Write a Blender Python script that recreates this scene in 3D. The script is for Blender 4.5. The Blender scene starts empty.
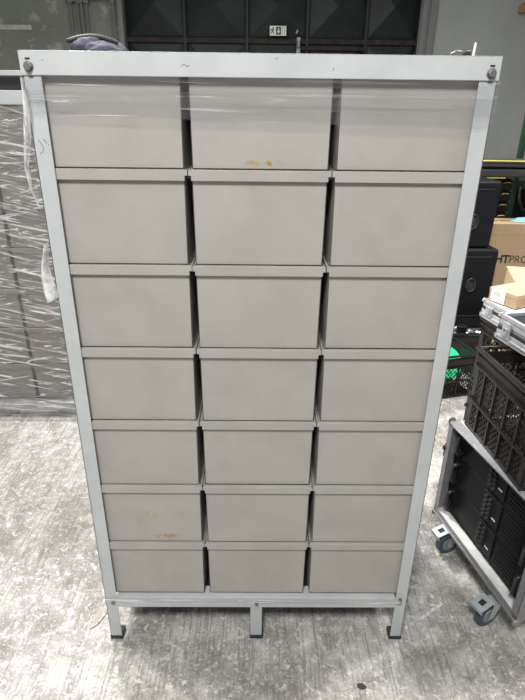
import bpy, math, random
from mathutils import Vector, Matrix, noise
random.seed(7)
S = bpy.context.scene
COL = S.collection
R = math.radians

# ------------------------------------------------------------------ camera
cam_d = bpy.data.cameras.new('camera'); cam = bpy.data.objects.new('camera', cam_d); COL.objects.link(cam)
ya, pi_, ro = .0103, .4257, .0117
fw = Vector((math.sin(ya)*math.cos(pi_), math.cos(ya)*math.cos(pi_), -math.sin(pi_)))
rt = Vector((math.cos(ya), -math.sin(ya), 0)); up = rt.cross(fw)
r2 = rt*math.cos(ro) + up*math.sin(ro); u2 = -rt*math.sin(ro) + up*math.cos(ro)
M = Matrix((r2, u2, -fw)).transposed().to_4x4(); M.translation = Vector((-.003, -1.244, 1.663))
cam.matrix_world = M
cam_d.sensor_fit = 'VERTICAL'; cam_d.sensor_height = 24; cam_d.lens = 526/700*24
cam_d.clip_start = .02; cam_d.clip_end = 100
S.camera = cam

# ------------------------------------------------------------------ light
w = bpy.data.worlds.new('hall_ambient'); S.world = w; w.use_nodes = True
w.node_tree.nodes['Background'].inputs[0].default_value = (.93, .97, 1, 1)
w.node_tree.nodes['Background'].inputs[1].default_value = .23

def area(name, loc, target, power, sx, sy, col=(1, .98, .95)):
    d = bpy.data.lights.new(name, 'AREA'); d.shape = 'RECTANGLE'; d.size = sx; d.size_y = sy
    d.energy = power; d.color = col
    o = bpy.data.objects.new(name, d); COL.objects.link(o); o.location = loc
    o.rotation_euler = (Vector(target)-Vector(loc)).to_track_quat('-Z', 'Y').to_euler()
    return o
area('left_floor_fill', (-2.3, 1.0, 4.8), (-1.6, .6, 0), 185, .7, .7)  # extra lamp added to brighten the floor at left
area('hall_lamp_back', (-1.9, 3.6, 5.4), (-.8, .6, 0), 480, .8, .8)
area('hall_lamp_right', (2.6, 1.2, 5.2), (1.0, .2, 0), 250, .6, .6)
area('hall_lamp_front', (-.4, -2.3, 3.95), (0, 0, .9), 150, .8, .6)
vs = S.view_settings
S.display_settings.display_device = 'sRGB'
vs.view_transform = 'Standard'; vs.look = 'None'; vs.gamma = 1; vs.use_curve_mapping = False
vs.exposure = 0.0

# ------------------------------------------------------------------ mesh helpers
class MB:
    def __init__(s): s.v = []; s.f = []
    def box(s, x0, x1, y0, y1, z0, z1, M=None):
        n = len(s.v)
        for z in (z0, z1):
            for x, y in ((x0, y0), (x1, y0), (x1, y1), (x0, y1)):
                p = Vector((x, y, z)); s.v.append(M @ p if M else p)
        for q in ((0, 3, 2, 1), (4, 5, 6, 7), (0, 1, 5, 4), (1, 2, 6, 5), (2, 3, 7, 6), (3, 0, 4, 7)):
            s.f.append([n+i for i in q])
        return s
    def hexa(s, pts):                       # 4 bottom, 4 top corners, counter-clockwise from above
        n = len(s.v); s.v += [Vector(p) for p in pts]
        for q in ((0, 3, 2, 1), (4, 5, 6, 7), (0, 1, 5, 4), (1, 2, 6, 5), (2, 3, 7, 6), (3, 0, 4, 7)):
            s.f.append([n+i for i in q])
        return s
    def bar(s, a, b, w, t, nrm):            # rectangular bar from a to b, t thick along nrm
        a, b, nrm = Vector(a), Vector(b), Vector(nrm).normalized()
        d = (b-a).normalized(); sd = d.cross(nrm).normalized()*(w/2); k = nrm*(t/2)
        n = len(s.v)
        for c in (a, b):
            s.v += [c-sd-k, c+sd-k, c+sd+k, c-sd+k]
        for q in ((0, 1, 2, 3), (7, 6, 5, 4), (0, 4, 5, 1), (1, 5, 6, 2), (2, 6, 7, 3), (3, 7, 4, 0)):
            s.f.append([n+i for i in q])
        return s
    def cyl(s, c, ax, r, h, n=20, r2=None):
        c = Vector(c); q = Vector(ax).normalized().to_track_quat('Z', 'Y'); r2 = r if r2 is None else r2
        k = len(s.v)
        for zz, rr in ((0, r), (h, r2)):
            for i in range(n):
                a = 2*math.pi*i/n
                s.v.append(c + q @ Vector((rr*math.cos(a), rr*math.sin(a), zz)))
        s.f.append([k+i for i in reversed(range(n))]); s.f.append([k+n+i for i in range(n)])
        for i in range(n):
            j = (i+1) % n; s.f.append([k+i, k+j, k+n+j, k+n+i])
        return s
    def tube(s, pts, r, n=8, closed=False):
        pts = [Vector(p) for p in pts]; m = len(pts); k = len(s.v); prev = None
        for i, p in enumerate(pts):
            a = pts[(i-1) % m] if (closed or i > 0) else p
            b = pts[(i+1) % m] if (closed or i < m-1) else p
            t = (b-a).normalized()
            if prev is None:
                u = t.orthogonal().normalized()
            else:
                u = (prev - t*prev.dot(t)).normalized()
            prev = u; v = t.cross(u)
            for j in range(n):
                an = 2*math.pi*j/n; s.v.append(p + u*(r*math.cos(an)) + v*(r*math.sin(an)))
        for i in range(m if closed else m-1):
            i2 = (i+1) % m
            for j in range(n):
                j2 = (j+1) % n
                s.f.append([k+i*n+j, k+i*n+j2, k+i2*n+j2, k+i2*n+j])
        if not closed:
            s.f.append([k+j for j in reversed(range(n))]); s.f.append([k+(m-1)*n+j for j in range(n)])
        return s
    def poly(s, pts, y0, y1):               # x,z outline extruded from y0 to y1
        k = len(s.v); n = len(pts)
        for y in (y0, y1):
            for x, z in pts: s.v.append(Vector((x, y, z)))
        s.f.append([k+i for i in range(n)]); s.f.append([k+n+i for i in reversed(range(n))])
        for i in range(n):
            j = (i+1) % n; s.f.append([k+j, k+i, k+n+i, k+n+j])
        return s
    def build(s, name, mat, parent=None, bevel=0, smooth=False, seg=2):
        me = bpy.data.meshes.new(name); me.from_pydata([tuple(p) for p in s.v], [], s.f); me.update()
        import bmesh
        bm = bmesh.new(); bm.from_mesh(me); bmesh.ops.recalc_face_normals(bm, faces=bm.faces); bm.to_mesh(me); bm.free()
        if smooth:
            for p in me.polygons: p.use_smooth = True
        me.materials.append(mat)
        o = bpy.data.objects.new(name, me); COL.objects.link(o)
        if parent: o.parent = parent
        if bevel:
            b = o.modifiers.new('bevel', 'BEVEL'); b.width = bevel; b.segments = seg; b.limit_method = 'ANGLE'
            b.angle_limit = R(40)
        return o

def tag(o, label=None, cat=None, group=None, kind=None):
    if label: o['label'] = label
    if cat: o['category'] = cat
    if group: o['group'] = group
    if kind: o['kind'] = kind
    return o
def empty(name, loc, rz=0, **k):
    o = bpy.data.objects.new(name, None); COL.objects.link(o); o.location = loc; o.rotation_euler = (0, 0, rz)
    o.empty_display_size = .05
    return tag(o, **k)
def kids(o): return [c for c in bpy.data.objects if c.parent == o]
def copy_tree(o, parent=None):
    c = o.copy(); COL.objects.link(c)
    if parent: c.parent = parent
    for ch in kids(o): copy_tree(ch, c)
    return c

# ------------------------------------------------------------------ materials
class NT:
    def __init__(s, name):
        s.m = bpy.data.materials.new(name); s.m.use_nodes = True; s.t = s.m.node_tree
        s.b = s.t.nodes['Principled BSDF']; s.out = s.t.nodes['Material Output']
    def n(s, ty, **k):
        x = s.t.nodes.new(ty)
        for a, v in k.items(): setattr(x, a, v)
        return x
    def l(s, a, b): s.t.links.new(a, b)
    def coord(s, scale=(1, 1, 1), rot=(0, 0, 0), kind='Object', loc=(0, 0, 0), tilt=False):
        tc = s.n('ShaderNodeTexCoord'); mp = s.n('ShaderNodeMapping')
        if tilt: mp.vector_type = 'TEXTURE'; scale = tuple(1/q for q in scale)   # rotate first, then stretch
        mp.inputs['Scale'].default_value = scale; mp.inputs['Rotation'].default_value = rot
        mp.inputs['Location'].default_value = loc
        if kind == 'World':
            g = s.n('ShaderNodeNewGeometry'); s.l(g.outputs['Position'], mp.inputs[0])
        else: s.l(tc.outputs[kind], mp.inputs[0])
        return mp.outputs[0]
    def noise(s, vec, scale=5, detail=4, rough=.5, dist=0):
        x = s.n('ShaderNodeTexNoise'); x.inputs['Scale'].default_value = scale; x.inputs['Detail'].default_value = detail
        x.inputs['Roughness'].default_value = rough; x.inputs['Distortion'].default_value = dist
        s.l(vec, x.inputs['Vector']); return x.outputs['Fac']
    def ramp(s, fac, stops):
        x = s.n('ShaderNodeValToRGB'); e = x.color_ramp.elements
        while len(e) < len(stops): e.new(.5)
        for i, (p, c) in enumerate(stops):
            e[i].position = p; e[i].color = (*c, 1) if not isinstance(c, (int, float)) else (c, c, c, 1)
        s.l(fac, x.inputs[0]); return x.outputs[0]
    def mix(s, fac, a, b, mode='MIX'):
        x = s.n('ShaderNodeMix'); x.data_type = 'RGBA'; x.blend_type = mode
        for sock, v in ((x.inputs[0], fac), (x.inputs[6], a), (x.inputs[7], b)):
            if isinstance(v, (int, float)): sock.default_value = v
            elif isinstance(v, tuple): sock.default_value = (*v, 1)
            else: s.l(v, sock)
        return x.outputs[2]
    def math(s, op, a, b=0):
        x = s.n('ShaderNodeMath', operation=op)
        for sock, v in ((x.inputs[0], a), (x.inputs[1], b)):
            if isinstance(v, (int, float)): sock.default_value = v
            else: s.l(v, sock)
        return x.outputs[0]
    def bump(s, h, strength=.3, dist=.01):
        x = s.n('ShaderNodeBump'); x.inputs['Strength'].default_value = strength; x.inputs['Distance'].default_value = dist
        s.l(h, x.inputs['Height']); s.l(x.outputs[0], s.b.inputs['Normal']); return x.outputs[0]
    def set(s, rough=.5, metal=0, spec=.5, col=None):
        s.b.inputs['Roughness'].default_value = rough; s.b.inputs['Metallic'].default_value = metal
        s.b.inputs['Specular IOR Level'].default_value = spec
        if col is not None:
            if isinstance(col, tuple): s.b.inputs['Base Color'].default_value = (*col, 1)
            else: s.l(col, s.b.inputs['Base Color'])
        return s

def plain(name, col, rough=.5, metal=0, var=.12, scale=30, bump=.05, spec=.5):
    t = NT(name); c = t.coord()
    n = t.noise(c, scale, 4, .6)
    lo = tuple(x*(1-var) for x in col); hi = tuple(min(1, x*(1+var)) for x in col)
    t.set(rough, metal, spec, t.ramp(n, [(.3, lo), (.7, hi)]))
    if bump: t.bump(n, bump, .002)
    return t.m

def frame_paint():
    t = NT('pale_grey_paint'); c = t.coord()
    big = t.noise(c, 9, 5, .6); sm = t.noise(c, 90, 3, .7)
    base = t.ramp(big, [(.3, (.45, .475, .48)), (.7, (.52, .545, .55))])
    spots = t.ramp(sm, [(.70, 0.), (.76, 1.)])
    scr = t.noise(t.coord((30, 30, 160)), 1.3, 3, .5, 1.5)
    sc = t.ramp(scr, [(.74, 0.), (.77, 1.)])
    col = t.mix(t.math('MULTIPLY', t.math('MAXIMUM', spots, sc), .45), base, (.22, .22, .21))
    t.set(.42, 0, .4, col); t.bump(sm, .04, .001)
    return t.m
def bin_mat(name, stain=None):
    t = NT(name); c = t.coord()
    oi = t.n('ShaderNodeObjectInfo')
    ad = t.n('ShaderNodeVectorMath', operation='ADD'); t.l(c, ad.inputs[0]); t.l(oi.outputs['Random'], ad.inputs[1])
    big = t.noise(ad.outputs[0], 7, 5, .6, .4); fine = t.noise(ad.outputs[0], 160, 2, .5)
    col = t.ramp(big, [(.25, (.348, .333, .306)), (.55, (.390, .374, .345)), (.8, (.418, .401, .371))])
    mark = t.ramp(t.noise(ad.outputs[0], 26, 3, .6, 1.5), [(.70, 0.), (.78, 1.)])
    col = t.mix(t.math('MULTIPLY', mark, .18), col, (.26, .25, .235))
    col = t.mix(t.math('MULTIPLY', t.ramp(fine, [(.4, 0.), (.7, 1.)]), .10), col, (.30, .29, .27))
    if stain:
        for (sx, sz, rx, rz, st) in stain:
            mp = t.coord((1/rx, 0, 1/rz), loc=(-sx/rx, 0, -sz/rz))
            ln = t.n('ShaderNodeVectorMath', operation='LENGTH'); t.l(mp, ln.inputs[0])
            fall = t.ramp(ln.outputs['Value'], [(.35, 1.), (1., 0.)])
            nn = t.ramp(t.noise(c, 95, 4, .65, 1.0), [(.44, 0.), (.56, 1.)])
            col = t.mix(t.math('MULTIPLY', t.math('MULTIPLY', fall, nn), st), col, (.36, .20, .055))
    t.set(.5, 0, .35, col); t.bump(fine, .05, .001)
    return t.m
def concrete():
    t = NT('brushed_concrete'); c = t.coord(kind='World')
    big = t.noise(c, 1.3, 6, .62, .3); mid = t.noise(c, 9, 7, .72, .5); fine = t.noise(c, 105, 5, .72)
    st = t.noise(t.coord((135, 4.5, 1), (0, 0, R(2)), 'World'), 1, 4, .65, .25)
    base = t.ramp(mid, [(.32, (.27, .258, .238)), (.46, (.40, .385, .36)), (.56, (.54, .525, .50)), (.68, (.72, .71, .69))])
    base = t.mix(t.ramp(big, [(.40, 0.), (.62, .75)]), base, (.60, .58, .555), 'MULTIPLY')
    base = t.mix(t.ramp(st, [(.40, .62), (.49, 0.)]), base, (.185, .175, .16))
    med = t.noise(c, 38, 5, .7, .4)
    base = t.mix(t.ramp(med, [(.55, 0.), (.63, .65)]), base, (.76, .75, .73))
    base = t.mix(t.ramp(fine, [(.56, 0.), (.66, .7)]), base, (.80, .79, .77))
    base = t.mix(t.ramp(fine, [(.36, .6), (.44, 0.)]), base, (.16, .15, .14))
    stain = t.ramp(t.noise(c, 2.6, 3, .5), [(.60, 0.), (.75, .5)])
    base = t.mix(stain, base, (.17, .16, .15))
    cr = t.n('ShaderNodeTexVoronoi', feature='DISTANCE_TO_EDGE'); cr.inputs['Scale'].default_value = 1.3
    wv = t.n('ShaderNodeVectorMath', operation='MULTIPLY_ADD')
    nx = t.n('ShaderNodeTexNoise'); nx.inputs['Scale'].default_value = 5; nx.inputs['Detail'].default_value = 5; t.l(c, nx.inputs['Vector'])
    t.l(nx.outputs['Color'], wv.inputs[0]); wv.inputs[1].default_value = (.45, .45, .45); t.l(c, wv.inputs[2])
    t.l(wv.outputs[0], cr.inputs['Vector'])
    base = t.mix(t.ramp(cr.outputs['Distance'], [(0., .22), (.005, 0.)]), base, (.70, .69, .67))
    t.set(.75, 0, .3, base)
    h = t.math('ADD', t.math('MULTIPLY', st, .8), fine); t.bump(h, .45, .006)
    return t.m
def wall_mat(name, a, b, patch, ps):
    t = NT(name); c = t.coord(kind='World')
    n = t.noise(c, 1.1, 6, .6); f = t.noise(c, 5, 8, .7, .4)
    col = t.ramp(n, [(.3, a), (.7, b)])
    col = t.mix(t.ramp(f, [(ps, 0.), (ps+.05, .7)]), col, patch)
    col = t.mix(t.ramp(t.noise(c, 30, 4, .7), [(.62, 0.), (.70, .35)]), col, tuple(x*.45 for x in a))
    t.set(.7, 0, .3, col); t.bump(f, .2, .01)
    return t.m
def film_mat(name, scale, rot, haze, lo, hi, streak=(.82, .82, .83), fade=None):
    """clear stretch film: see-through, glossy, highlight streaks painted white along its creases"""
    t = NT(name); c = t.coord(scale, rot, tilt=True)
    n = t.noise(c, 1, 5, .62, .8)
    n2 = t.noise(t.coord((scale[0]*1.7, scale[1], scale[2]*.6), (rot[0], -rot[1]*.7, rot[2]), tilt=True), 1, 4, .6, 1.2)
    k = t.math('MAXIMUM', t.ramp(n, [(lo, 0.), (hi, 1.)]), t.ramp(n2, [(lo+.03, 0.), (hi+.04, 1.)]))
    if fade:                                  # the painted white highlights fade out beyond this x
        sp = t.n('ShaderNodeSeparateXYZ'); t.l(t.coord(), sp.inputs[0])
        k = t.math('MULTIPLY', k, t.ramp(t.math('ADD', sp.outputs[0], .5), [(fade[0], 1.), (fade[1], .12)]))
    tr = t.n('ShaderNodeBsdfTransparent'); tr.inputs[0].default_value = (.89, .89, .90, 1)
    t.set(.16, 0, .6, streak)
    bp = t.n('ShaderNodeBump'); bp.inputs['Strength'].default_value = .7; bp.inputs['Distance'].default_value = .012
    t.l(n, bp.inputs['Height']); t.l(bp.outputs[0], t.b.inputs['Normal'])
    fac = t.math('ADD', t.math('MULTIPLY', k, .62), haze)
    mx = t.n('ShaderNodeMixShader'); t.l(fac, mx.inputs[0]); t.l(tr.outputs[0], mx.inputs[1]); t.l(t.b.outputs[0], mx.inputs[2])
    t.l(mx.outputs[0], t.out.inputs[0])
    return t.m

PAINT = frame_paint()
BIN = bin_mat('warm_grey_bin')
BIN_TOP = bin_mat('warm_grey_bin_rust_edge', [(-.018, -.209, .024, .009, .9), (.028, -.208, .03, .009, 1), (0, -.209, .01, .006, .8)])
BIN_LOW = bin_mat('warm_grey_bin_rust_patches', [(-.0, -.118, .03, .03, .35), (.095, -.11, .03, .03, .35), (.045, -.2, .055, .014, 1), (-.035, -.15, .02, .03, .25)])
WBIN = plain('dull_brown_grey_bin', (.24, .218, .192), .5, var=.1, scale=6)
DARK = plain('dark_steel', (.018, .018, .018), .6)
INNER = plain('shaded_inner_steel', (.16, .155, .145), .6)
BOLT = plain('zinc_bolt', (.22, .22, .215), .4, .6)
RUBBER = plain('black_rubber', (.03, .03, .03), .7)
ALU = plain('brushed_aluminium', (.52, .52, .54), .35, .3, scale=60)
ALU_D = plain('dull_aluminium', (.27, .27, .28), .42, .3, scale=60)
WHITE = plain('white_laminate', (.70, .70, .69), .35)
GALV = plain('galvanised_steel', (.55, .58, .60), .4, .5)
BLACK = plain('black_plastic', (.008, .008, .009), .5, spec=.25)
BLACKP = plain('black_amplifier_paint', (.006, .006, .007), .5, spec=.2)
SPK = plain('textured_black_speaker', (.008, .008, .011), .5, spec=.25, bump=.4, scale=260)
CRATE = plain('worn_black_crate_plastic', (.014, .013, .012), .36, spec=.45, scale=14, var=.35)
BLUE = plain('blue_grey_tyre', (.05, .075, .10), .5)
CARD = plain('cardboard', (.44, .31, .185), .75, var=.07, scale=8)
CARD_L = plain('pale_cardboard', (.50, .36, .23), .75, var=.06, scale=8)
TAPE = plain('brown_tape', (.42, .27, .12), .3)
PAPER = plain('white_paper', (.85, .87, .85), .6, var=.03)
INK = plain('black_ink', (.03, .03, .03), .6)
GREEN = plain('green_painted_steel', (.016, .045, .024), .45)
LIME = plain('bright_green_plastic', (.03, .62, .25), .35)
YEL = plain('yellow_trim', (.52, .46, .07), .5)
NAVY = plain('navy_fabric', (.032, .034, .052), .85, scale=120, bump=.4)
PURP = plain('dark_padded_fabric', (.045, .040, .048), .8, scale=100, bump=.4)
TEAL = plain('pale_teal_cloth', (.25, .68, .72), .7)
RED = plain('orange_red_cable', (.50, .10, .05), .5)
WOOD = plain('orange_brown_wood', (.36, .19, .09), .6)
SIGNP = plain('pale_green_sign_face', (.62, .70, .55), .4, var=.03)
GATE = plain('dark_green_gate_steel', (.007, .012, .011), .5, scale=3, var=.5, bump=.1, spec=.35)
RUSTY = plain('rusty_gate_steel', (.028, .022, .020), .65, scale=9, var=.5, spec=.2)
PIPE = plain('grey_green_pipe', (.13, .14, .125), .5)
TRIMM = plain('grey_door_trim', (.17, .175, .17), .55)

# ------------------------------------------------------------------ setting
fl = MB().box(-7, 8, -4, 8.6, -.1, 0).build('floor', concrete()); tag(fl, kind='structure')
WL = wall_mat('peeling_grey_green_wall', (.165, .175, .155), (.215, .228, .20), (.36, .35, .31), .56)
WR = wall_mat('smooth_grey_wall', (.30, .315, .30), (.36, .375, .36), (.42, .44, .42), .66)
tag(MB().box(-7, -2.05, 8, 8.3, 0, 5).build('wall_left', WL), kind='structure')
tag(MB().box(2.42, 8, 8, 8.3, 0, 5).build('wall_right', WR), kind='structure')
tag(MB().box(-2.05, 2.42, 8.1, 8.3, 4.2, 5).build('wall_back', WL), kind='structure')
# gate: folded steel panels with a pyramid crease in every field
g = empty('door_1', (0, 8.12, 0)); tag(g, kind='structure')
xs = [-2.05, -1.15, -.20, .72, 1.62, 2.42]; zs = [0, .87, 1.77, 2.66, 3.55, 4.2]
for i in range(5):
    for j in range(5):
        x0, x1, z0, z1 = xs[i]+.02, xs[i+1]-.02, zs[j]+.02, zs[j+1]-.02
        m = MB(); m.v = [Vector(p) for p in ((x0, 0, z0), (x1, 0, z0), (x1, 0, z1), (x0, 0, z1), ((x0+x1)/2, -.11, (z0+z1)/2))]
        m.f = [[0, 1, 4], [1, 2, 4], [2, 3, 4], [3, 0, 4]]
        m.build('gate_panel', GATE, g)
m = MB()
for x in xs: m.box(x-.022, x+.022, -.05, .02, 0, 4.2)
m.build('gate_stile', GATE, g, .004)
m = MB()
for z in zs[1:-1]: m.box(-2.05, 2.42, -.045, .015, z-.045, z+.025)
m.build('gate_rail', RUSTY, g, .004)
MB().box(.62, 1.62, -.075, -.045, 2.53, 2.58).build('gate_bar', RUSTY, g, .004)
m = MB().box(.56, .62, -.09, -.04, 2.48, 2.70); m.cyl((.59, -.13, 2.56), (0, 0, 1), .028, .09, 16).cyl((.55, -.1, 2.74), (.4, 0, 1), .018, .06, 12)
m.build('gate_latch', BOLT, g, .003)
tag(MB().box(2.42, 2.50, 7.94, 8.0, 0, 5).box(2.54, 2.64, 7.96, 8.0, 0, 5).build('trim_1', TRIMM, None, .01), kind='structure')
tag(MB().box(-2.13, -2.05, 7.95, 8.0, 0, 5).build('trim_2', TRIMM, None, .01), kind='structure')

# pipes on the left wall
p = empty('wall_pipework', (-2.5, 7.93, 2.9), label='grey vertical pipes with junction boxes on the peeling wall left of gate', cat='pipes')
for x, r_ in ((-2.80+2.5, .02), (-2.70+2.5, .014), (-2.64+2.5, .02), (-2.565+2.5, .014), (-2.18+2.5, .022)):
    MB().cyl((x, 0, -1.9), (0, 0, 1), r_, 2.12, 12).build('pipe', PIPE, p, smooth=False)
MB().tube([(-.36, -.02, .20), (-.30, -.02, .215), (-.05, -.02, .215)], .016).build('cross_pipe', PIPE, p, smooth=True)
MB().tube([(-.05, -.02, .25), (.34, -.02, .25)], .022).build('cross_pipe', PIPE, p, smooth=True)
for x in (-.30, -.15, -.06, .32):
    MB().box(x-.035, x+.035, -.04, .05, .18, .25).build('junction_box', PIPE, p, .006)
p = MB().box(-.28, .24, -.02, 0, -.035, .03).build('wall_strip_sign', plain('faded_strip', (.42, .41, .38), .7, var=.3, scale=6))
p.location = (-3.68, 7.998, 2.78); tag(p, 'faded pale strip sign low on the peeling wall, far left of the gate', 'sign')
p = empty('wall_bracket', (3.93, 7.9, 3.1), label='small orange-brown wooden bracket high on the grey wall at right', cat='bracket')
MB().box(-.04, .10, -.1, .1, -.05, .07).build('block', WOOD, p, .006); MB().box(-.08, -.04, -.05, .1, -.06, .03).build('arm', WOOD, p, .004)

# exit sign
s_ = empty('exit_sign', (.27, 8.0, 2.775), label='small pale green emergency exit sign with running figure and down arrow on dark gate', cat='sign')
MB().box(-.125, .125, -.012, 0, -.062, .066).box(-.12, .12, 0, .08, -.02, .02).build('plate', SIGNP, s_, .002)
m = MB(); m.box(-.03, .045, -.015, -.012, -.05, .054); m.build('dark_field', INK, s_)
m = MB(); m.box(0, .016, -.018, -.015, -.005, .04); m.poly([(-.018, .0), (.034, .0), (.008, -.035)], -.018, -.015); m.build('arrow', SIGNP, s_)
m = MB(); y0, y1 = -.015, -.012
m.cyl((-.072, -.012, .038), (0, -1, 0), .011, .003, 12)
for a, b in (((-.078, .026), (-.088, -.006)), ((-.080, .022), (-.055, .006)), ((-.080, .022), (-.108, .018)), ((-.108, .018), (-.114, 0)), ((-.088, -.006), (-.062, -.018)), ((-.062, -.018), (-.066, -.046)), ((-.088, -.006), (-.100, -.028)), ((-.100, -.028), (-.120, -.034))):
    m.bar((a[0], -.0135, a[1]), (b[0], -.0135, b[1]), .011, .003, (0, 1, 0))
m.build('running_figure', INK, s_)
m = MB(); m.box(.062, .066, -.015, -.012, -.05, .052).box(.062, .1, -.015, -.012, .049, .053).box(.097, .101, -.015, -.012, -.05, .052)
m.build('doorway', INK, s_)

# ------------------------------------------------------------------ main rack
H = 1.773; BT = 1.727; D = .62
rk = empty('storage_rack', (0, 0, 0), label='tall pale grey steel rack holding three columns of grey bins, in front', cat='rack')
def L_post(x, sx, y, sy, z0=.008, z1=H-.004, name='upright'):
    """L-section post, face at y, returning flange at outer side"""
    m = MB()
    m.box(min(x, x-sx*.038), max(x, x-sx*.038), min(y, y+sy*.003), max(y, y+sy*.003), z0, z1)
    m.box(min(x, x-sx*.003), max(x, x-sx*.003), min(y, y+sy*.038), max(y, y+sy*.038), z0, z1)
    return m.build(name, PAINT, rk, .0008)
for sx in (-1, 1):
    L_post(sx*.5, sx, .002, 1); L_post(sx*.5, sx, D, -1)
    for y in (0, D-.04):
        MB().box(min(sx*.502, sx*.459), max(sx*.502, sx*.459), y, y+.042, 0, .016).build('rubber_foot', RUBBER, rk, .002)
# top beams: C-section with a bright rolled upper edge
def beam(y, sy, z0, z1, name, w=.502, lip=.03):
    m = MB(); ya_, yb = sorted((y, y+sy*.003)); m.box(-w, w, ya_, yb, z0, z1)
    ya_, yb = sorted((y, y+sy*lip)); m.box(-w, w, ya_, yb, z1-.003, z1)
    return m.build(name, PAINT, rk, .0028)
beam(-.002, 1, BT, H, 'top_beam'); beam(D+.002, -1, BT, H, 'top_beam')
m = MB(); m.box(-.461, .461, .000, .003, .156, .196).box(-.461, .461, 0, .05, .196, .199); m.build('bottom_beam', PAINT, rk, .001)
m = MB(); m.box(-.461, .461, D-.003, D, .156, .196); m.build('bottom_beam', PAINT, rk, .001)
for sx in (-1, 1):
    a, b = sorted((sx*.5, sx*.497))
    for z0, z1 in ((BT, H-.004), (.156, .2)): MB().box(a, b, .041, D-.041, z0, z1).build('side_beam', PAINT, rk, .001)
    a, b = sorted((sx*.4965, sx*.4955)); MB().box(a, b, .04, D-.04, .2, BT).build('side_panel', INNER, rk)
m = MB().box(-.021, .020, .004, .007, .010, .19).box(.017, .020, .004, .04, .010, .19); m.build('middle_leg', PAINT, rk, .0008)
MB().box(-.0225, .0225, .002, .044, 0, .018).build('rubber_foot', RUBBER, rk, .002)
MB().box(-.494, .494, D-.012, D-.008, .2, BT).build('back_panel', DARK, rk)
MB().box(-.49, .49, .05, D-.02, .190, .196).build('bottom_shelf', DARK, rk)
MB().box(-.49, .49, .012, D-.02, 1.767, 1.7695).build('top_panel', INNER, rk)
# dividers between bin columns
for x in (-.1638, .1638):
    for k in range(8):
        z = 1.764-.223*k-.018
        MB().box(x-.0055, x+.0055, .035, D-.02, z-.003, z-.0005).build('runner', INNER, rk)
# bolts and slots
def bolt(x, y, z, r=.0085):
    m = MB(); m.cyl((x, y, z), (0, -1, 0), r*1.25, .0015, 20); m.cyl((x, y-.0015, z), (0, -1, 0), r, .0075, 6); m.build('bolt', BOLT, rk, .0008)
for x, z in ((-.4835, 1.7435), (.4835, 1.7405)):
    bolt(x, -.002, z)
    MB().box(x-.005, x+.005, -.0026, -.0015, z+.0125, z+.0160).build('slot', DARK, rk)
    MB().box(x-.004, x+.005, -.0002, .0018, BT-.0035, BT-.0005).build('slot', DARK, rk)
bolt(-.475, .002, .178, .006); bolt(.0, .0, .177, .006); bolt(.477, .002, .195, .004)
# pencilled number on the right post
m = MB()
pts = [(-.006, .010), (.002, .013), (.006, .008), (.000, .003), (.007, -.003), (.004, -.010), (-.005, -.009)]
m.tube([(.476+a*1.1, .0012, .178+b*1.1) for a, b in pts], .0009, 5); m.build('handwritten_mark', INK, rk)
m = MB()
for pts in ([(-.488, 1.60), (-.482, 1.592), (-.479, 1.583), (-.483, 1.575), (-.489, 1.572)], [(-.477, 1.603), (-.470, 1.594)], [(-.468, 1.592), (-.466, 1.590)]):
    m.tube([(a, .0018, b) for a, b in pts], .0005, 5)
m.build('scuff', INK, rk)
for pts in ([(-.166, 1.747), (-.160, 1.751), (-.154, 1.746), (-.150, 1.749)], [(-.455, 1.756), (-.452, 1.754)], [(.15, 1.742), (.152, 1.748)], [(.03, 1.764), (.034, 1.763)]):
    m = MB(); m.tube([(a, -.0021, b) for a, b in pts], .0005, 5); m.build('scuff', INK, rk)

# ------------------------------------------------------------------ bins
def make_bin(mat, depth=.56, hgt=.2216, hw=.1560):
    """one pull-out bin: tapered open box with a stepped hanging rim"""
    root = empty('storage_bin', (0, 0, 0))
    t = .0025; hb = hw-.0015; d0, d1 = .010, depth
    m = MB()
    m.hexa([(-hb, d0, -hgt), (hb, d0, -hgt), (hb, d0+t, -hgt), (-hb, d0+t, -hgt), (-hw, d0, 0), (hw, d0, 0), (hw, d0+t, 0), (-hw, d0+t, 0)])
    m.hexa([(-hb, d1-t, -hgt), (hb, d1-t, -hgt), (hb, d1, -hgt), (-hb, d1, -hgt), (-hw, d1-t, 0), (hw, d1-t, 0), (hw, d1, 0), (-hw, d1, 0)])
    for s in (-1, 1):
        a, b = sorted((s*hb, s*(hb-t))); c, e = sorted((s*hw, s*(hw-t)))
        m.hexa([(a, d0, -hgt), (b, d0, -hgt), (b, d1, -hgt), (a, d1, -hgt), (c, d0, 0), (e, d0, 0), (e, d1, 0), (c, d1, 0)])
    m.box(-hb, hb, d0, d1, -hgt, -hgt+t)
    b = m.build('bin_body', mat, root, .0006)
    m = MB()
    m.poly([(-.1565, -.024), (.1565, -.024), (.1565, -.013), (.1628, -.013), (.1628, 0), (-.1628, 0), (-.1628, -.013), (-.1565, -.013)], 0, .003)
    m.box(-.1600, .1600, .0031, .0126, -.0031, -.0002)   # rolled top
    for s in (-1, 1):
        a, b2 = sorted((s*.1612, s*.1575)); m.box(a, b2, .0127, d1, -.0045, -.0015)
        a, b2 = sorted((s*.1628, s*.1613)); m.box(a, b2, .0031, d1, -.013, -.0008)
    m.build('rim', mat, root, .0009)
    return root
protos = {'n': make_bin(BIN), 't': make_bin(BIN_TOP), 'l': make_bin(BIN_LOW)}
rows = ['top', 'second', 'third', 'fourth', 'fifth', 'sixth', 'bottom']
rowtxt = ['%s row of the front rack' % q for q in ('top', 'second', 'third', 'fourth', 'fifth', 'sixth', 'bottom')]
coltxt = ['left column', 'middle column', 'right column']
first = set()
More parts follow.
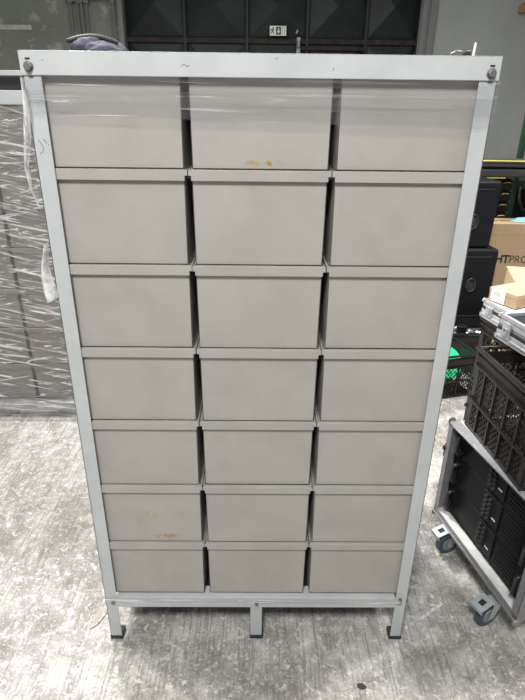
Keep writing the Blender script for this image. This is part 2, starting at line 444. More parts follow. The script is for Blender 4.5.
for r_ in range(7):
    for c_ in range(3):
        k = 't' if (r_, c_) == (0, 1) else ('l' if (r_, c_) == (5, 0) else 'n')
        o = protos[k] if k not in first else copy_tree(protos[k])
        first.add(k)
        x = (c_-1)*.3278 + random.uniform(-.0008, .0008)
        o.location = (x, .008+random.uniform(-.0015, .0015), 1.764-.223*r_)
        extra = 'with a rusty lower edge, ' if k == 't' else ('with orange rust patches, ' if k == 'l' else '')
        tag(o, 'grey bin %s%s, %s' % (extra, coltxt[c_], rowtxt[r_]), 'bin', 'grey bins in the front rack')

# ------------------------------------------------------------------ stretch film on the front rack
def sheet(nx, nz, fn, name, mat, parent=None):
    m = MB()
    for i in range(nx+1):
        for j in range(nz+1): m.v.append(Vector(fn(i/nx, j/nz)))
    for i in range(nx):
        for j in range(nz):
            a = i*(nz+1)+j; m.f.append([a, a+nz+1, a+nz+2, a+1])
    return m.build(name, mat, parent, smooth=True)
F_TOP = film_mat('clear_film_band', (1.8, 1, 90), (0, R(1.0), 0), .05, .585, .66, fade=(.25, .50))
F_LOW = film_mat('clear_film_scrap', (3, 3, 70), (0, R(3), 0), .22, .50, .66)
F_WRAP = film_mat('wrinkled_film_wrap', (3.0, 2, 64), (0, R(12), 0), .10, .55, .62)
def band(z0, z1, x0, x1, y, name, amp=.0012):
    def fn(u, v):
        x = x0+(x1-x0)*u; z = z0+(z1-z0)*v + (1-v)*(.022-.020*u)
        return (x, y-amp*noise.noise((x*3, z*60, y*40)), z)
    return fn
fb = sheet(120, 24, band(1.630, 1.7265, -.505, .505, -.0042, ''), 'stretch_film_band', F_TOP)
tag(fb, 'clear stretch film band wound across the top of the front rack and its first bins', 'film')
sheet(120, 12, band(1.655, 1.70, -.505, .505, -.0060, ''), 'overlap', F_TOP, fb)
def tail(u, v):                              # loose edge hanging down the left upright
    pts = [(-.500, 1.722), (-.505, 1.66), (-.515, 1.60), (-.524, 1.545), (-.515, 1.50), (-.500, 1.455)]
    k = u*(len(pts)-1); i = min(int(k), len(pts)-2); f = k-i
    x = pts[i][0]*(1-f)+pts[i+1][0]*f; z = pts[i][1]*(1-f)+pts[i+1][1]*f
    wd = .016*math.sin(math.pi*min(1, u+.15))
    return (x+wd*v, -.012-.010*math.sin(v*3.1)+.003*noise.noise((u*9, v*3, 0)), z)
sheet(40, 6, tail, 'loose_edge', film_mat('clear_film_edge', (20, 20, 20), (0, 0, 0), .34, .46, .62), fb)
def tail2(u, v):
    z = 1.37-.14*u; x = -.508-.012*math.sin(u*3)+.028*v*(.4+.6*u)-.01*u
    return (x, -.008-.012*math.sin(v*3.1+u), z+.01*v)
sheet(24, 8, tail2, 'crumpled_edge', bpy.data.materials['clear_film_edge'], fb)
lb = sheet(100, 10, lambda u, v: (-.5+.98*u, -.004-.002*noise.noise((u*6, v*3, 1)), .180+.016*v-.004*u+.003*math.sin(u*3)), 'stretch_film_strip', F_LOW)
tag(lb, 'thin twisted strip of clear stretch film along the bottom beam of the front rack', 'film')
# film loop lying on the floor at the right foot
lp = empty('stretch_film_loop', (.6, .13, 0), label='loose triangular loop of clear stretch film on the floor by the rack', cat='film')
FS = bpy.data.materials['clear_film_edge']
def strip(pts, wd, name, par, lift=.003):
    def fn(u, v):
        k = u*(len(pts)-1); i = min(int(k), len(pts)-2); f = k-i
        a, b = Vector(pts[i]), Vector(pts[i+1]); p = a.lerp(b, f); d = (b-a).normalized(); s = Vector((-d.y, d.x, 0))
        q = p + s*wd*(v-.5); q.z = p.z+lift+.010*math.sin(v*math.pi)
        return tuple(q)
    return sheet(30, 5, fn, name, FS, par)
strip([(-.085, .09, .03), (-.02, .088, .004), (.035, .078, .002), (.085, .010, .002)], .012, 'film_strand', lp)
strip([(.085, .012, .002), (-.0, -.045, .002), (-.085, -.098, .006)], .014, 'film_strand', lp)
strip([(-.08, .065, .008), (-.01, .02, .002), (.06, .0, .002)], .007, 'film_strand', lp)
m = MB(); m.poly([(-.014, -.004), (.0, -.012), (.016, -.006), (.012, .003), (.002, .010), (-.012, .006)], 0, .0015)
ch = m.build('rubber_chip', RUBBER); ch.rotation_euler = (R(90), 0, R(-25)); ch.location = (.335, -.165, .0016)
tag(ch, 'small black chip of rubber lying on the floor in front of the rack', 'debris')
hs = MB().tube([(.065-.05*t, -.08*t-.02*math.sin(t*3), .0012) for t in [i/10 for i in range(11)]], .0012, 5).build('loose_thread', INK)
hs.location = (-.60, .12, 0); tag(hs, 'thin dark thread curling on the floor beside the left foot of the rack', 'thread')

# things on top of the front rack
def blob(name, mat, parent, cx, cy, cz, rx, ry, rz, seed, n=28, amp=.22, zmin=-.0):
    m = MB()
    for i in range(n+1):
        th = math.pi*i/n
        for j in range(n*2):
            ph = math.pi*j/n
            d = Vector((math.sin(th)*math.cos(ph), math.sin(th)*math.sin(ph), math.cos(th)))
            k = 1+amp*noise.noise(d*1.7+Vector((seed, 0, 0)))+amp*.4*noise.noise(d*5+Vector((0, seed, 0)))
            z = max(d.z*k*rz, zmin); m.v.append(Vector((cx+d.x*rx*k, cy+d.y*ry*k, cz+z)))
    N = n*2
    for i in range(n):
        for j in range(N):
            a, b = i*N+j, i*N+(j+1) % N; m.f.append([a, a+N, b+N, b])
    return m.build(name, mat, parent, smooth=True)
bg = empty('fabric_bag', (-.388, .2, H-.003), label='dark navy fabric bag slumped on top of the front rack at left', cat='bag')
blob('bag_body', NAVY, bg, 0, 0, 0, .076, .10, .046, 3.1)
blob('flap', NAVY, bg, .020, -.055, .004, .052, .05, .030, 8.3)
m = MB()
m.tube([(-.055+.11*t, -.06+.03*t, .034+.012*math.sin(t*3.1)) for t in [i/12 for i in range(13)]], .005, 8); m.build('dark_fold', INK, bg, smooth=True)  # black tube stands in for the shade in the bag's fold opening
tg = MB().poly([(-.002, 0), (.003, 0), (.005, .030), (.0045, .036), (.001, .037), (.000, .030)], 0, .004).build('plastic_tag', WHITE, None, .0008)
tg.location = (.475, .10, H-.002); tag(tg, 'slim white plastic tag standing up at the right end of the rack top', 'tag')
hk = empty('metal_clip', (.452, .12, H-.001), label='small dark metal clip lying on the rack top beside the white tag', cat='clip')
MB().tube([(-.022, 0, .012), (-.01, 0, .020), (.004, 0, .018), (.006, 0, .006), (.018, 0, .006), (.018, 0, .022)], .0035, 6).build('wire', BOLT, hk, smooth=True)
MB().box(.008, .022, -.01, .01, 0, .020).build('jaw', DARK, hk, .002)

# ------------------------------------------------------------------ film wrapped rack behind at left
lx, ly = -1.454, 1.445
wr = empty('wrapped_rack', (lx, ly, 0), label='second grey rack wrapped in wrinkled clear film, behind at left', cat='rack')
W2 = .5
for sx in (-1, 1):
    for y in (.0, .6):
        a, b = sorted((sx*W2, sx*(W2-.038))); MB().box(a, b, y-.002 if y else 0, y+.003, .01, 1.81).build('upright', PAINT, wr, .001)
m = MB().box(-W2, W2, -.004, 0, 1.680, 1.738).box(-W2, W2, -.004, .03, 1.736, 1.739); m.build('top_beam', PAINT, wr, .001)
MB().box(-W2, W2, -.006, .02, 1.800, 1.820).build('top_rail', PAINT, wr, .001)
MB().box(-W2, W2, .58, .60, 1.712, 1.812).build('top_beam', PAINT, wr, .001)
MB().box(-W2+.004, W2-.004, .06, .08, 1.69, 1.80).box(-W2, W2, .59, .60, .1, 1.7).build('back_panel', DARK, wr)  # dark sheet added to blacken the gap below the top rail, plus rear panel
MB().box(-W2, W2, -.004, .03, .052, .110).build('bottom_beam', ALU_D, wr, .002)
MB().box(-W2, W2, .03, .58, .052, .10).build('bottom_shelf', DARK, wr)
for sx in (-1, 1):
    a, b = sorted((sx*W2, sx*(W2-.003))); MB().box(a, b, .01, .59, .1, 1.71).build('side_panel', DARK, wr)
for x in (-.4, 0, .4):
    MB().box(x-.03, x+.03, .02, .56, .0, .052).build('foot', RUBBER, wr)
wb0 = make_bin(WBIN, .52, .2203)
for r_ in range(7):
    for c_ in (0, 1, 2):
        o = wb0 if (r_ == 0 and c_ == 0) else copy_tree(wb0)
        o.location = (lx+(c_-1)*.3278, ly+.012, 1.672-.223*r_)
        tag(o, 'brown-grey bin behind clear film in the wrapped rack, %s, %s row' % (coltxt[c_], ['top', 'second from top', 'third from top', 'middle', 'third from bottom', 'second from bottom', 'bottom'][r_]), 'bin', 'bins in the film wrapped rack')
def wrap(u, v):
    x = lx-.51+1.02*u; z = .045+1.645*v
    w_ = noise.noise((x*1.2, (z+.22*x)*13, 2))*.012 + noise.noise((x*2.5, (z-.35*x)*30, 5))*.005
    return (x, ly-.022-abs(w_), z)
wf = sheet(140, 260, wrap, 'stretch_film_wrap', F_WRAP)
tag(wf, 'wrinkled clear stretch film wound around the rack behind at left', 'film')
rl = sheet(80, 12, lambda u, v: (lx-.51+1.02*u, ly-.042-.012*math.sin(v*3.14)-.004*noise.noise((u*9, v*5, 3)), .03+.10*v+.006*noise.noise((u*7, 0, 1))), 'bunched_hem', F_LOW, wf)

# ------------------------------------------------------------------ crates
def clip_lines(w, h, step, ang):
    out = []; d = Vector((math.cos(ang), math.sin(ang))); n = Vector((-d.y, d.x))
    ext = abs(n.x)*w+abs(n.y)*h
    k = -ext
    while k < ext:
        p = Vector((w/2, h/2))+n*k; ts = []
        t0, t1 = -9., 9.
        for ax, hi in ((0, w), (1, h)):
            if abs(d[ax]) < 1e-6: continue
            a, b = (0-p[ax])/d[ax], (hi-p[ax])/d[ax]
            if a > b: a, b = b, a
            t0, t1 = max(t0, a), min(t1, b)
        if t1-t0 > .004: out.append((p+d*t0, p+d*t1))
        k += step
    return out
def make_crate(name, w, d, h, tiers=(.36, .80), rib=.10, step=.016):
    """open crate, origin at the centre of its base"""
    root = empty(name, (0, 0, 0)); t = .006; X, Y = w/2, d/2
    m = MB()
    for z0, z1, o_ in ((h-.012, h, .009), (h-.034, h-.028, .006), (0, .018, .002)):
        m.box(-X-o_, X+o_, -Y-o_, -Y+.004, z0, z1); m.box(-X-o_, X+o_, Y-.004, Y+o_, z0, z1)
        m.box(-X-o_, -X+.004, -Y, Y, z0, z1); m.box(X-.004, X+o_, -Y, Y, z0, z1)
    m.build('rim', CRATE, root, .002)
    MB().box(-X, X, -Y, Y, .004, .010).build('crate_floor', CRATE, root)
    for sx in (-1, 1):
        for sy in (-1, 1):
            a, b = sorted((sx*X, sx*(X-.028))); c, e = sorted((sy*Y, sy*(Y-.028)))
            cy_, cye = sorted((sy*Y, sy*(Y-t))); cx_, cxe = sorted((sx*X, sx*(X-t)))
            m = MB(); m.box(a, b, cy_, cye, .004, h-.004); m.box(cx_, cxe, c, e, .004, h-.004); m.build('corner_post', CRATE, root, .0015)
    for side in range(4):
        L = w if side < 2 else d
        Mx = [Matrix.Translation((-X, -Y, 0)), Matrix.Translation((X, Y, 0)) @ Matrix.Rotation(math.pi, 4, 'Z'),
              Matrix.Translation((-X, Y, 0)) @ Matrix.Rotation(-math.pi/2, 4, 'Z'), Matrix.Translation((X, -Y, 0)) @ Matrix.Rotation(math.pi/2, 4, 'Z')][side]
        m = MB()
        for z in tiers: m.box(0, L, -.012, .004, z*h-.003, z*h+.003, Mx)
        n = max(2, round(L/rib))
        for i in range(1, n): m.box(i*L/n-.004, i*L/n+.004, -.006, .005, .01, tiers[-1]*h, Mx)
        top = tiers[-1]*h; m.box(0, L, 0, .003, top, h-.02, Mx)
        for ang in (R(52), R(128)):
            for a, b in clip_lines(L-.04, top-.02, step, ang):
                pa, pb = Vector((a.x+.02, .002, a.y+.015)), Vector((b.x+.02, .002, b.y+.015))
                m.bar(Mx @ pa, Mx @ pb, .0032, .003, Mx.to_3x3() @ Vector((0, 1, 0)))
        m.build('lattice_wall', CRATE, root)
    return root

def coil(name, mat, loc, Rr, r, turns, seed, **k):
    rnd = random.Random(seed); pts = []
    for i in range(int(turns*28)):
        a = 2*math.pi*i/28
        pts.append((math.cos(a)*Rr*(1+.08*math.sin(i*.21+seed)), math.sin(a)*Rr*(1+.08*math.cos(i*.17)), r+abs(math.sin(i*.11+seed))*r*turns*.9))
    o = MB().tube(pts, r, 6).build(name, mat, None, smooth=True); o.location = loc; tag(o, **k); return o

# ------------------------------------------------------------------ amplifier flight case at right
ang_c = math.atan2(.196, .98)                      # local +x = into the case, local -y = toward the camera
fc = empty('flight_case', (.8095, .241, 0), ang_c, label='open fronted flight case on castors holding three black amplifiers, at right', cat='flight case')
L2 = .2725; DW = .50; zb, zt = .12, .57
MB().box(0.004, DW, -L2+.004, L2-.004, zt-.010, zt-.001).build('top_panel', WHITE, fc)
MB().box(0.004, DW, -L2+.004, L2-.004, zb, zb+.010).build('bottom_panel', WHITE, fc)
for s in (-1, 1):
    a, b = sorted((s*L2, s*(L2-.009))); MB().box(.006, DW, a, b, zb+.008, zt-.008).build('end_panel', ALU_D, fc)
MB().box(DW-.008, DW, -L2, L2, zb, zt).build('back_panel', BLACK, fc)
m = MB()                                           # profiled aluminium frame of the open face
m.box(-.004, .0, -L2-.004, L2+.004, zt-.014, zt+.002).box(-.004, .030, -L2-.004, L2+.004, zt, zt+.0025)
m.box(-.008, -.004, -L2, L2, zt-.006, zt-.002)
m.build('front_edge', ALU, fc, .0008)
m = MB(); m.box(-.004, .0, -L2-.004, L2+.004, zb-.003, zb+.030).box(-.010, -.004, -L2, L2, zb+.004, zb+.014)
m.build('bottom_edge', ALU_D, fc, .0008)
MB().box(.001, .034, -L2+.01, L2-.01, zb+.011, zb+.029).build('sill', WHITE, fc, .001)
for s in (-1, 1):
    m = MB(); a, b = sorted((s*(L2+.004), s*(L2-.022))); m.box(-.004, 0, a, b, zb, zt)
    a, b = sorted((s*(L2+.004), s*(L2+.001))); m.box(-.004, .03, a, b, zb, zt)
    m.build('side_edge', ALU_D, fc, .0008)
    for z in (zb, zt):
        m = MB(); m.cyl((.004, s*(L2-.0), z), (0, s, 0), .017, .008, 20, .012); m.build('corner_cap', ALU_D, fc, .002)
    m = MB(); a, b = sorted((s*(L2+.004), s*(L2+.012))); m.box(-.003, .04, a, b, .40, .46).box(-.011, -.003, min(a, b)-.004, max(a, b), .435, .450)
    m.build('latch', DARK, fc, .002)
for s in (-1, 1):
    a, b = sorted((s*(L2-.012), s*(L2-.03))); MB().box(.035, .038, a, b, zb+.03, zt-.015).build('rack_rail', BLACK, fc)
def caster(x, y, rz):
    c = empty('castor', (x, y, 0), rz); c.parent = fc
    R_ = .050
    MB().cyl((0, -.013, R_), (0, 1, 0), R_, .026, 32).build('tyre', BLUE, c, .005)
    MB().cyl((0, -.0145, R_), (0, 1, 0), R_*.62, .029, 24).build('hub', ALU_D, c, .002)
    m = MB()
    for s in (-1, 1):
        a, b = sorted((s*.017, s*.020)); m.hexa([(-.010, a, R_-.012), (.012, a, R_-.012), (.012, b, R_-.012), (-.010, b, R_-.012), (.004, a, .106), (.05, a, .106), (.05, b, .106), (.004, b, .106)])
    m.box(.0, .085, -.020, .020, .103, .108); m.cyl((.060, 0, .106), (0, 0, 1), .022, .008, 20)
    m.build('fork', GALV, c, .001)
    MB().box(.030, .115, -.04, .04, .114, .1195).build('mounting_plate', GALV, c, .001)
    m = MB(); Mp = Matrix.Translation((-.040, 0, .122)) @ Matrix.Rotation(R(-14), 4, 'Y')
    m.box(-.030, .030, .010, .026, -.002, .002, Mp).box(-.030, .030, -.026, -.010, -.002, .002, Mp)
    m.box(-.030, -.012, -.012, .012, -.002, .002, Mp).box(.012, .030, -.012, .012, -.002, .002, Mp).box(-.032, -.028, -.026, .026, -.016, .002, Mp)
    m.build('brake_pedal', GALV, c, .001)
    MB().box(-.013, .013, -.011, .011, -.006, -.004, Mp).build('brake_lock', DARK, c)
    return c
caster(-.025, -.172, R(14)); caster(.010, .165, R(6)); caster(DW-.07, -.215, R(180)); caster(DW-.07, .2, R(180))

def make_amp():
    a = empty('amplifier', (0, 0, 0)); wv = .482/2; h = .131
    MB().box(.012, .40, -wv+.02, wv-.02, .003, h-.003).build('chassis', BLACKP, a)
    MB().box(0, .012, -wv, wv, 0, h).build('front_panel', BLACKP, a, .002)
    for s in (-1, 1):
        m = MB(); y = s*(wv-.022)
        m.tube([(.0, y, .025), (-.024, y, .025), (-.031, y, .034), (-.031, y, .098), (-.024, y, .107), (.0, y, .107)], .0065, 8)
        m.build('handle', plainb, a, smooth=True)
        if s > 0: continue
        a0, a1 = sorted((s*.07, s*.17)); m = MB()
        for i in range(7): m.box(-.0025, .0, a0, a1, .014+i*.016, .023+i*.016)
        m.build('grille', BLACK, a)
    MB().box(-.004, 0, -.052, .052, .008, h-.008).build('control_panel', BLACK, a, .003)
    for i in range(5):
        for y in (.030, .006):
            MB().cyl((-.004, y, .024+i*.021), (-1, 0, 0), .0065, .010, 14, .0052).build('knob', plainb, a)
    MB().box(-.0052, -.004, -.035, -.014, .040, .046).build('name_strip', WHITE, a)
    return a
plainb = plain('satin_black_metal', (.045, .045, .047), .32, .3)
amp0 = make_amp()
ca, sa = math.cos(ang_c), math.sin(ang_c)
for i, nm in enumerate(('topmost', 'middle', 'lowest')):
    o = amp0 if i == 0 else copy_tree(amp0)
    o.location = (.8095+ca*.040, .241+sa*.040, zt-.013-.1335*(i+1)+.0); o.rotation_euler.z = ang_c
    tag(o, 'black rack amplifier with two handles and knobs, %s of the three in the flight case' % nm, 'amplifier', 'amplifiers in the flight case')

# crate on the flight case
cr = make_crate('plastic_crate', .56, .40, .325, (.38, .80), .085, .016)
u3 = R(4.6); cx_, cy_ = .816+.28*math.cos(u3), .288+.28*math.sin(u3)
cr.location = (cx_, cy_, zt+.003); cr.rotation_euler.z = u3
tag(cr, 'worn black lattice crate full of cables standing on the flight case at right', 'crate')
rnd = random.Random(4)
for i in range(9):
    x = cx_+rnd.uniform(-.16, .16); y = cy_+rnd.uniform(-.09, .09); z = zt+.015+.022*i
    coil('cable_coil', RUBBER, (x, y, z), rnd.uniform(.07, .10), .0055, 3, i, label='coiled black cable in the crate on the flight case', cat='cable', group='cables in the crate on the flight case')
for i in range(16):
    x = cx_-.19+rnd.uniform(-.04, .24); y = cy_+rnd.uniform(-.15, .13); z = zt+rnd.uniform(.05, .24)
    m = MB(); m.cyl((0, 0, 0), (rnd.uniform(-1, 1), rnd.uniform(-1, 1), rnd.uniform(-.6, .6)), .0095, .045, 12)
    o = m.build('cable_connector', ALU_D, None, .001); o.location = (x, y, z)
    tag(o, 'silver plug on a cable inside the crate on the flight case', 'connector', 'plugs in the crate on the flight case')

# aluminium edged cases lying across the crate
def tray(name, w, d, h, open_top, inner):
    """origin at the far-left bottom corner; +x right, -y toward the camera"""
    root = empty(name, (0, 0, 0))
    if open_top:
        m = MB().box(0, w, -d, 0, 0, .006); m.build('panel_floor', inner, root)
        m = MB().box(0, .008, -d, 0, .004, h-.004).box(w-.008, w, -d, 0, .004, h-.004).box(0, w, -.008, 0, .004, h-.004).box(0, w, -d, -d+.008, .004, h-.004)
        m.build('walls', ALU_D, root)
        m = MB().box(.010, .012, -d+.01, -.01, .006, h-.012); m.box(.01, w-.01, -d+.010, -d+.012, .006, h-.012).box(w-.012, w-.010, -d+.01, -.01, .006, h-.012)
        m.build('lining', inner, root)
    else:
        MB().box(.002, w-.002, -d+.002, -.002, .002, h-.002).build('body', inner, root)
    m = MB()
    for z0, z1, o_ in ((h-.014, h, .003), (h-.036, h-.016, .001), (0, .038, .003), (.012, .020, .006)):
        m.box(-o_, .012 if z1 > h-.001 else .004, -d-o_, o_, z0, z1)
        m.box(-o_, w, -d-o_, -d+(.012 if z1 > h-.001 else .004), z0, z1)
        m.box(-o_, w, -(.012 if z1 > h-.001 else .004), o_, z0, z1)
        m.box(w-.012, w+o_, -d-o_, o_, z0, z1)
    m.build('edge_profile', ALU, root, .001)
    MB().box(-.002, 0, -d, 0, .038, .052).build('seam', INK, root)
    for y in (0, -d):
        m = MB(); m.cyl((.003, y, h-.012), (0, 0, 1), .011, .013, 16, .007).cyl((.003, y, 0), (0, 0, 1), .008, .012, 16, .011); m.build('corner_cap', ALU, root, .002)
    m = MB().box(-.010, -.001, -.075, -.035, .02, h-.020).box(-.014, -.009, -.066, -.044, .03, .06); m.cyl((-.010, -.055, .052), (-1, 0, 0), .009, .004, 12)
    m.build('catch', ALU, root, .001)
    return root
ang2 = math.atan2(.19, .98)
ld = tray('case_lid', .50, .50, .098, True, plain('dark_lining', (.02, .02, .02), .8))
ld.location = (.893, .572, .899); ld.rotation_euler.z = ang2
tag(ld, 'open aluminium edged case lid with dark lining, lying across the black crate at right', 'case lid')
fc2 = tray('equipment_case', .50, .26, .080, False, WHITE)
fc2.location = (.955, .868, .873); fc2.rotation_euler.z = ang2
tag(fc2, 'shallow closed case with aluminium edges under the small cardboard box at right', 'case')
# crates under it
c0 = make_crate('storage_crate', .50, .24, .288, (.5, .8), .1, .03)
for i in range(3):
    o = c0 if i == 0 else copy_tree(c0)
    o.location = (1.235, .80, i*.2905); o.rotation_euler.z = ang2
    tag(o, 'black crate in the stack under the shallow case, %s' % ('at the floor', 'middle of the stack', 'topmost of the stack')[i], 'crate', 'crates stacked under the shallow case')
# small box
sb = empty('cardboard_box', (1.022, .728, .9545), math.atan2(.44, .9), label='small tan cardboard box with a white label, lying on the shallow case', cat='box')
MB().box(0, .17, 0, .135, 0, .052).build('carton', CARD, sb, .0015)
MB().box(-.001, .171, -.001, .136, .040, .056).build('box_lid', CARD_L, sb, .0015)
MB().box(-.002, -.0012, .055, .125, .002, .056).build('paper_label', PAPER, sb)
m = MB()
for i in range(4): m.box(-.0024, -.002, .075+.004*i, .11, .030+.005*i, .0325+.005*i)
m.build('label_print', plain('grey_green_print', (.45, .52, .46), .6), sb)
# carton behind
ob = empty('open_carton', (1.41, 1.20, 0), R(-14), label='taller pale cardboard carton with folded flap behind the small tan box', cat='box')
MB().box(-.17, .2, -.17, .17, 0, .93).build('carton', CARD, ob, .002)
m = MB().hexa([(-.175, -.17, .931), (.2, -.17, .931), (.2, .17, .945), (-.175, .17, .945), (-.175, -.17, .935), (.2, -.17, .935), (.2, .17, .949), (-.175, .17, .949)])
m.build('flap', CARD_L, ob, .001)
# big carton with printing
bb = empty('large_carton', (1.80, 2.9, 0), R(-3), label='large cardboard carton with black HTPRO lettering behind the black loudspeakers', cat='box')
MB().box(0, .8, 0, .25, 0, .885).build('carton', CARD, bb, .003)
MB().box(-.001, .801, .10, .15, .884, .8862).box(.0, .8, -.0012, 0, .80, .802).build('tape', TAPE, bb)
def text(body, size, loc, mat, parent, name, bold=0.0, sx=1):
    cu = bpy.data.curves.new(name, 'FONT'); cu.body = body; cu.size = size; cu.extrude = .0006; cu.offset = bold
    t = bpy.data.objects.new(name, cu); COL.objects.link(t)
    bpy.context.view_layer.update()
    me = bpy.data.meshes.new_from_object(t.evaluated_get(bpy.context.evaluated_depsgraph_get()))
    bpy.data.objects.remove(t); me.materials.clear(); me.materials.append(mat)
    o = bpy.data.objects.new(name, me); COL.objects.link(o); o.parent = parent
    o.location = loc; o.rotation_euler = (R(90), 0, 0); o.scale = (sx, 1, 1); return o
text('HT', .085, (.100, -.0015, .578), INK, bb, 'printed_letters', .003, .95)
text('PRO', .085, (.207, -.0015, .578), INK, bb, 'printed_letters', -.001, .95)

# ------------------------------------------------------------------ loudspeakers
def speaker(name, w, d, h, handle_z, taper, lab):
    s = empty(name, (0, 0, 0)); tag(s, lab, 'loudspeaker')
    m = MB(); t_ = taper
    m.hexa([(-w/2+t_, 0, 0), (w/2-t_, 0, 0), (w/2-t_*.6, d, 0), (-w/2+t_*.6, d, 0), (-w/2, 0, h), (w/2, 0, h), (w/2-.02, d, h), (-w/2+.02, d, h)])
    m.build('cabinet', SPK, s, .022, seg=4)
    for hx in ((.0,) if w < .36 else (-.06, .06)):
        m = MB(); m.tube([(hx-.035*math.cos(a), -.004, handle_z+.05*math.sin(a)) for a in [i*math.pi/10 for i in range(21)]], .006, 8, True); m.build('handle_rim', plainb, s, smooth=True)
        m = MB(); m.cyl((hx, .004, handle_z), (0, -1, 0), .034, .006, 20); m.build('handle_recess', INK, s)
    m = MB()
    for i in range(3):
        m.cyl((-w/2+.035, .001, h*(.2+.3*i)), (0, -1, 0), .006, .004, 10)
    m.build('screw', BOLT, s)
    MB().box(-w/2+.05, w/2-.05, -.003, 0, h-.06, h-.052).build('trim_line', plainb, s)
    return s
sp1 = speaker('loudspeaker', .46, .45, .77, .50, .0, 'large black loudspeaker with twin hand holes standing under the slimmer one')
sp1.location = (1.52, 2.52, 0)
sp2 = speaker('loudspeaker', .33, .34, .47, .19, .012, 'slim black loudspeaker stacked on the larger one behind the rack at right')
sp2.location = (1.53, 2.55, .771)
rnd = random.Random(12)

# crates on the floor behind
gc = make_crate('plastic_crate', .60, .40, .30, (.40, .72), .12, .022)
a3 = math.atan2(.258, .966)
n3 = Vector((1.378, 1.74)); ux = Vector((.966, .258)); uy = Vector((-.258, .966))
c = n3-ux*.30+uy*.20; gc.location = (c.x, c.y, 0); gc.rotation_euler.z = a3
tag(gc, 'black crate holding bright green cable, on the floor behind the rack at right', 'crate')
rl = empty('green_cable_reel', (n3.x-.17, n3.y+.10, .20), label='bright green cable reel sitting in the black crate behind the rack', cat='reel')
q = MB(); q.cyl((0, -.02, 0), (.1, -.5, .5), .115, .012, 40).cyl((0, .04, -.05), (.1, -.5, .5), .115, .012, 40); q.build('flange', LIME, rl, .003)
q = MB(); q.cyl((0, .04, -.05), (.1, -.5, .5), .07, .08, 24); q.build('drum', LIME, rl)
for i in range(6):
    o = MB().box(-.02, .02, -.012, .012, -.015, .015).build('green_clip', LIME, None, .004)
    p_ = n3-ux*(.07+.05*i)+uy*(.03+.01*(i % 2)); o.location = (p_.x, p_.y, .215+.01*(i % 3)); o.rotation_euler = (i, i*2, i*.7)
    tag(o, 'small bright green clip near the front wall of the crate with the green reel', 'clip', 'green clips in the floor crate')
bc = make_crate('plastic_crate', .56, .34, .30, (.40, .72), .12, .022)
bc.location = (1.61, 2.24, 0); bc.rotation_euler.z = R(2)
tag(bc, 'dark crate of small parts on the floor in front of the large loudspeaker', 'crate')
for i in range(14):
    o = MB().cyl((0, 0, 0), (rnd.uniform(-1, 1), rnd.uniform(-1, 1), .3), .010, .04, 10).build('small_fitting', GALV, None, .002)
    o.location = (1.37+.34*rnd.random(), 2.16+.12*rnd.random(), .215+.03*rnd.random())
    tag(o, 'small pale metal fitting in the dark crate before the loudspeaker', 'fitting', 'fittings in the dark crate')
o = MB().box(-.26, .26, -.15, .15, 0, .20).build('foam_filler', RUBBER, None, .01); o.location = (1.61, 2.24, .012); o.rotation_euler.z = R(2)
tag(o, 'dark foam block filling the dark crate before the loudspeaker', 'foam')
o = MB().cyl((0, 0, 0), (0, 0, 1), .035, .09, 20).build('black_jar', BLACK, None, .004); o.location = (1.44, 2.20, .213)
tag(o, 'short black cylinder standing up in the dark crate before the loudspeaker', 'jar')

# ------------------------------------------------------------------ green rack with cables
gy = 3.42
gr = empty('green_shelving', (2.9, gy, 0), label='dark green steel shelving with cables and padded bags at the far right', cat='shelving')
for x in (-.72, .85):
    MB().box(x-.022, x+.022, -.02, .02, 0, 2.3).build('post', GREEN, gr, .003)
for z in (1.115, .30):
    for y in (-.005, .605): MB().box(-.72, .85, y-.012, y+.012, z-.035, z+.035).build('beam', GREEN, gr, .003)
    MB().box(-.72, .85, 0, .6, z+.020, z+.030).build('shelf', DARK, gr)
MB().box(-.72, .85, .60, .61, .3, 1.2).build('back_sheet', BLACK, gr)
# black padded bundle with yellow piping standing in front of the shelving
pb = empty('padded_blanket', (2.6, 3.05, 1.288), R(0), label='flat black padded blanket with yellow piping on the tall dark trunk at right', cat='blanket')
MB().box(-.95, .95, -.02, .30, 0, .045).build('padding', PURP, pb, .015, seg=4)
MB().tube([(-.95, -.024, .048), (-.5, -.027, .046), (0, -.024, .043), (.5, -.026, .040), (.95, -.024, .040)], .006, 8).build('piping', YEL, pb, smooth=True)
pk = empty('padded_blanket', (2.6, 3.06, 1.213), label='second dark padded blanket folded beneath the yellow piped one', cat='blanket')
MB().box(-.96, .9, -.02, .30, 0, .064).build('padding', RUBBER, pk, .015, seg=4)
MB().box(-.96, -.68, -.026, -.018, -.006, .0).build('piping', YEL, pk)
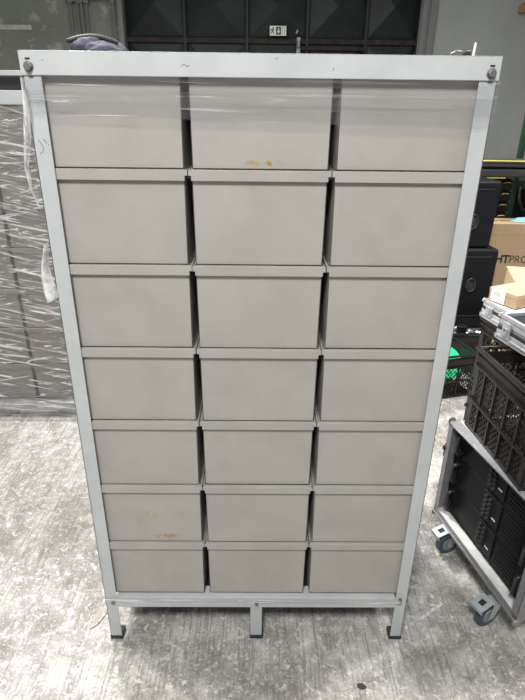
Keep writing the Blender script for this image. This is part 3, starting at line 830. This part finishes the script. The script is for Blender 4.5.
# column of shallow black trays with yellow handles, beside the lettered carton
tcx = 1.735
tr = empty('equipment_trunk', (tcx, 3.20, 0), label='plain black trunk on the floor beneath the column of yellow handled trays', cat='trunk')
MB().box(-.13, .32, 0, .18, 0, .44).build('trunk_body', BLACK, tr, .01); MB().box(-.135, .325, -.005, .185, .442, .478).build('trunk_lid', BLACK, tr, .006)
for i in range(8):
    o = empty('stacking_tray', (tcx, 3.20, 1.185-.088*(i+1)))
    tag(o, 'black tray with yellow handle behind the loudspeakers, %s of its column' % ('topmost', 'second from the top', 'third from the top', 'fourth from the top', 'fourth from the bottom', 'third from the bottom', 'second from the bottom', 'lowest')[i], 'tray', 'yellow handled trays')
    MB().box(-.13, .33, 0, .18, .0, .080).box(-.12, .32, .01, .17, .0805, .087).build('tray_body', BLACK, o, .004)
    MB().tube([(.250, -.004, .055), (.260, -.014, .064), (.300, -.014, .064), (.310, -.004, .055)], .0042, 6).build('handle', YEL, o, smooth=True)
tk = MB().box(-.22, .22, 0, .28, 0, 1.198).build('tall_trunk', BLACK, None, .01); tk.location = (3.2, 3.07, 0)
tag(tk, 'tall black trunk carrying the right end of the padded blankets', 'trunk')
# cables on the green shelving
for k, (x, z, mt, lab) in enumerate(((2.33, 1.148, RUBBER, 'black cable coil on the middle shelf beside the green post'), (2.62, 1.148, RED, 'orange-red cable coil on the middle green shelf'),
                        (2.90, 1.148, RUBBER, 'black cable coil on the middle green shelf, right of the orange-red coil'), (2.36, .335, RUBBER, 'black cable coil on the bottom green shelf beside the post'))):
    coil('shelf_cable_coil', mt, (x, gy+.18, z), .10, .010, 5, k, label=lab, cat='cable')
rnd = random.Random(5)
nth = ('nearest', 'second from', 'third from', 'fourth from', 'fifth from', 'sixth from')
for i in range(6):
    x = 2.225+.155*i
    pts = [(x, gy-.03, 1.10), (x+.0, gy-.05, 1.0), (x+.05, gy-.055, .90+.03*(i % 2)), (x+.11, gy-.045, .98), (x+.12, gy-.03, 1.10)]
    cu = []
    for a in range(len(pts)-1):
        for q in range(6): cu.append(Vector(pts[a]).lerp(Vector(pts[a+1]), q/6))
    o = MB().tube(cu, .011, 6).build('hanging_cable', RED if i == 1 else (plainb if i % 2 else RUBBER), None, smooth=True)
    tag(o, '%s cable hanging from the green shelving beam, %s the green post' % ('orange-red' if i == 1 else 'dark', nth[i]), 'cable')
cl = blob('teal_cloth', TEAL, None, 0, 0, 0, .13, .06, .03, 2.2); cl.location = (2.15, 3.0, .887)
tag(cl, 'pale teal cloth lying on top of the large lettered carton', 'cloth')
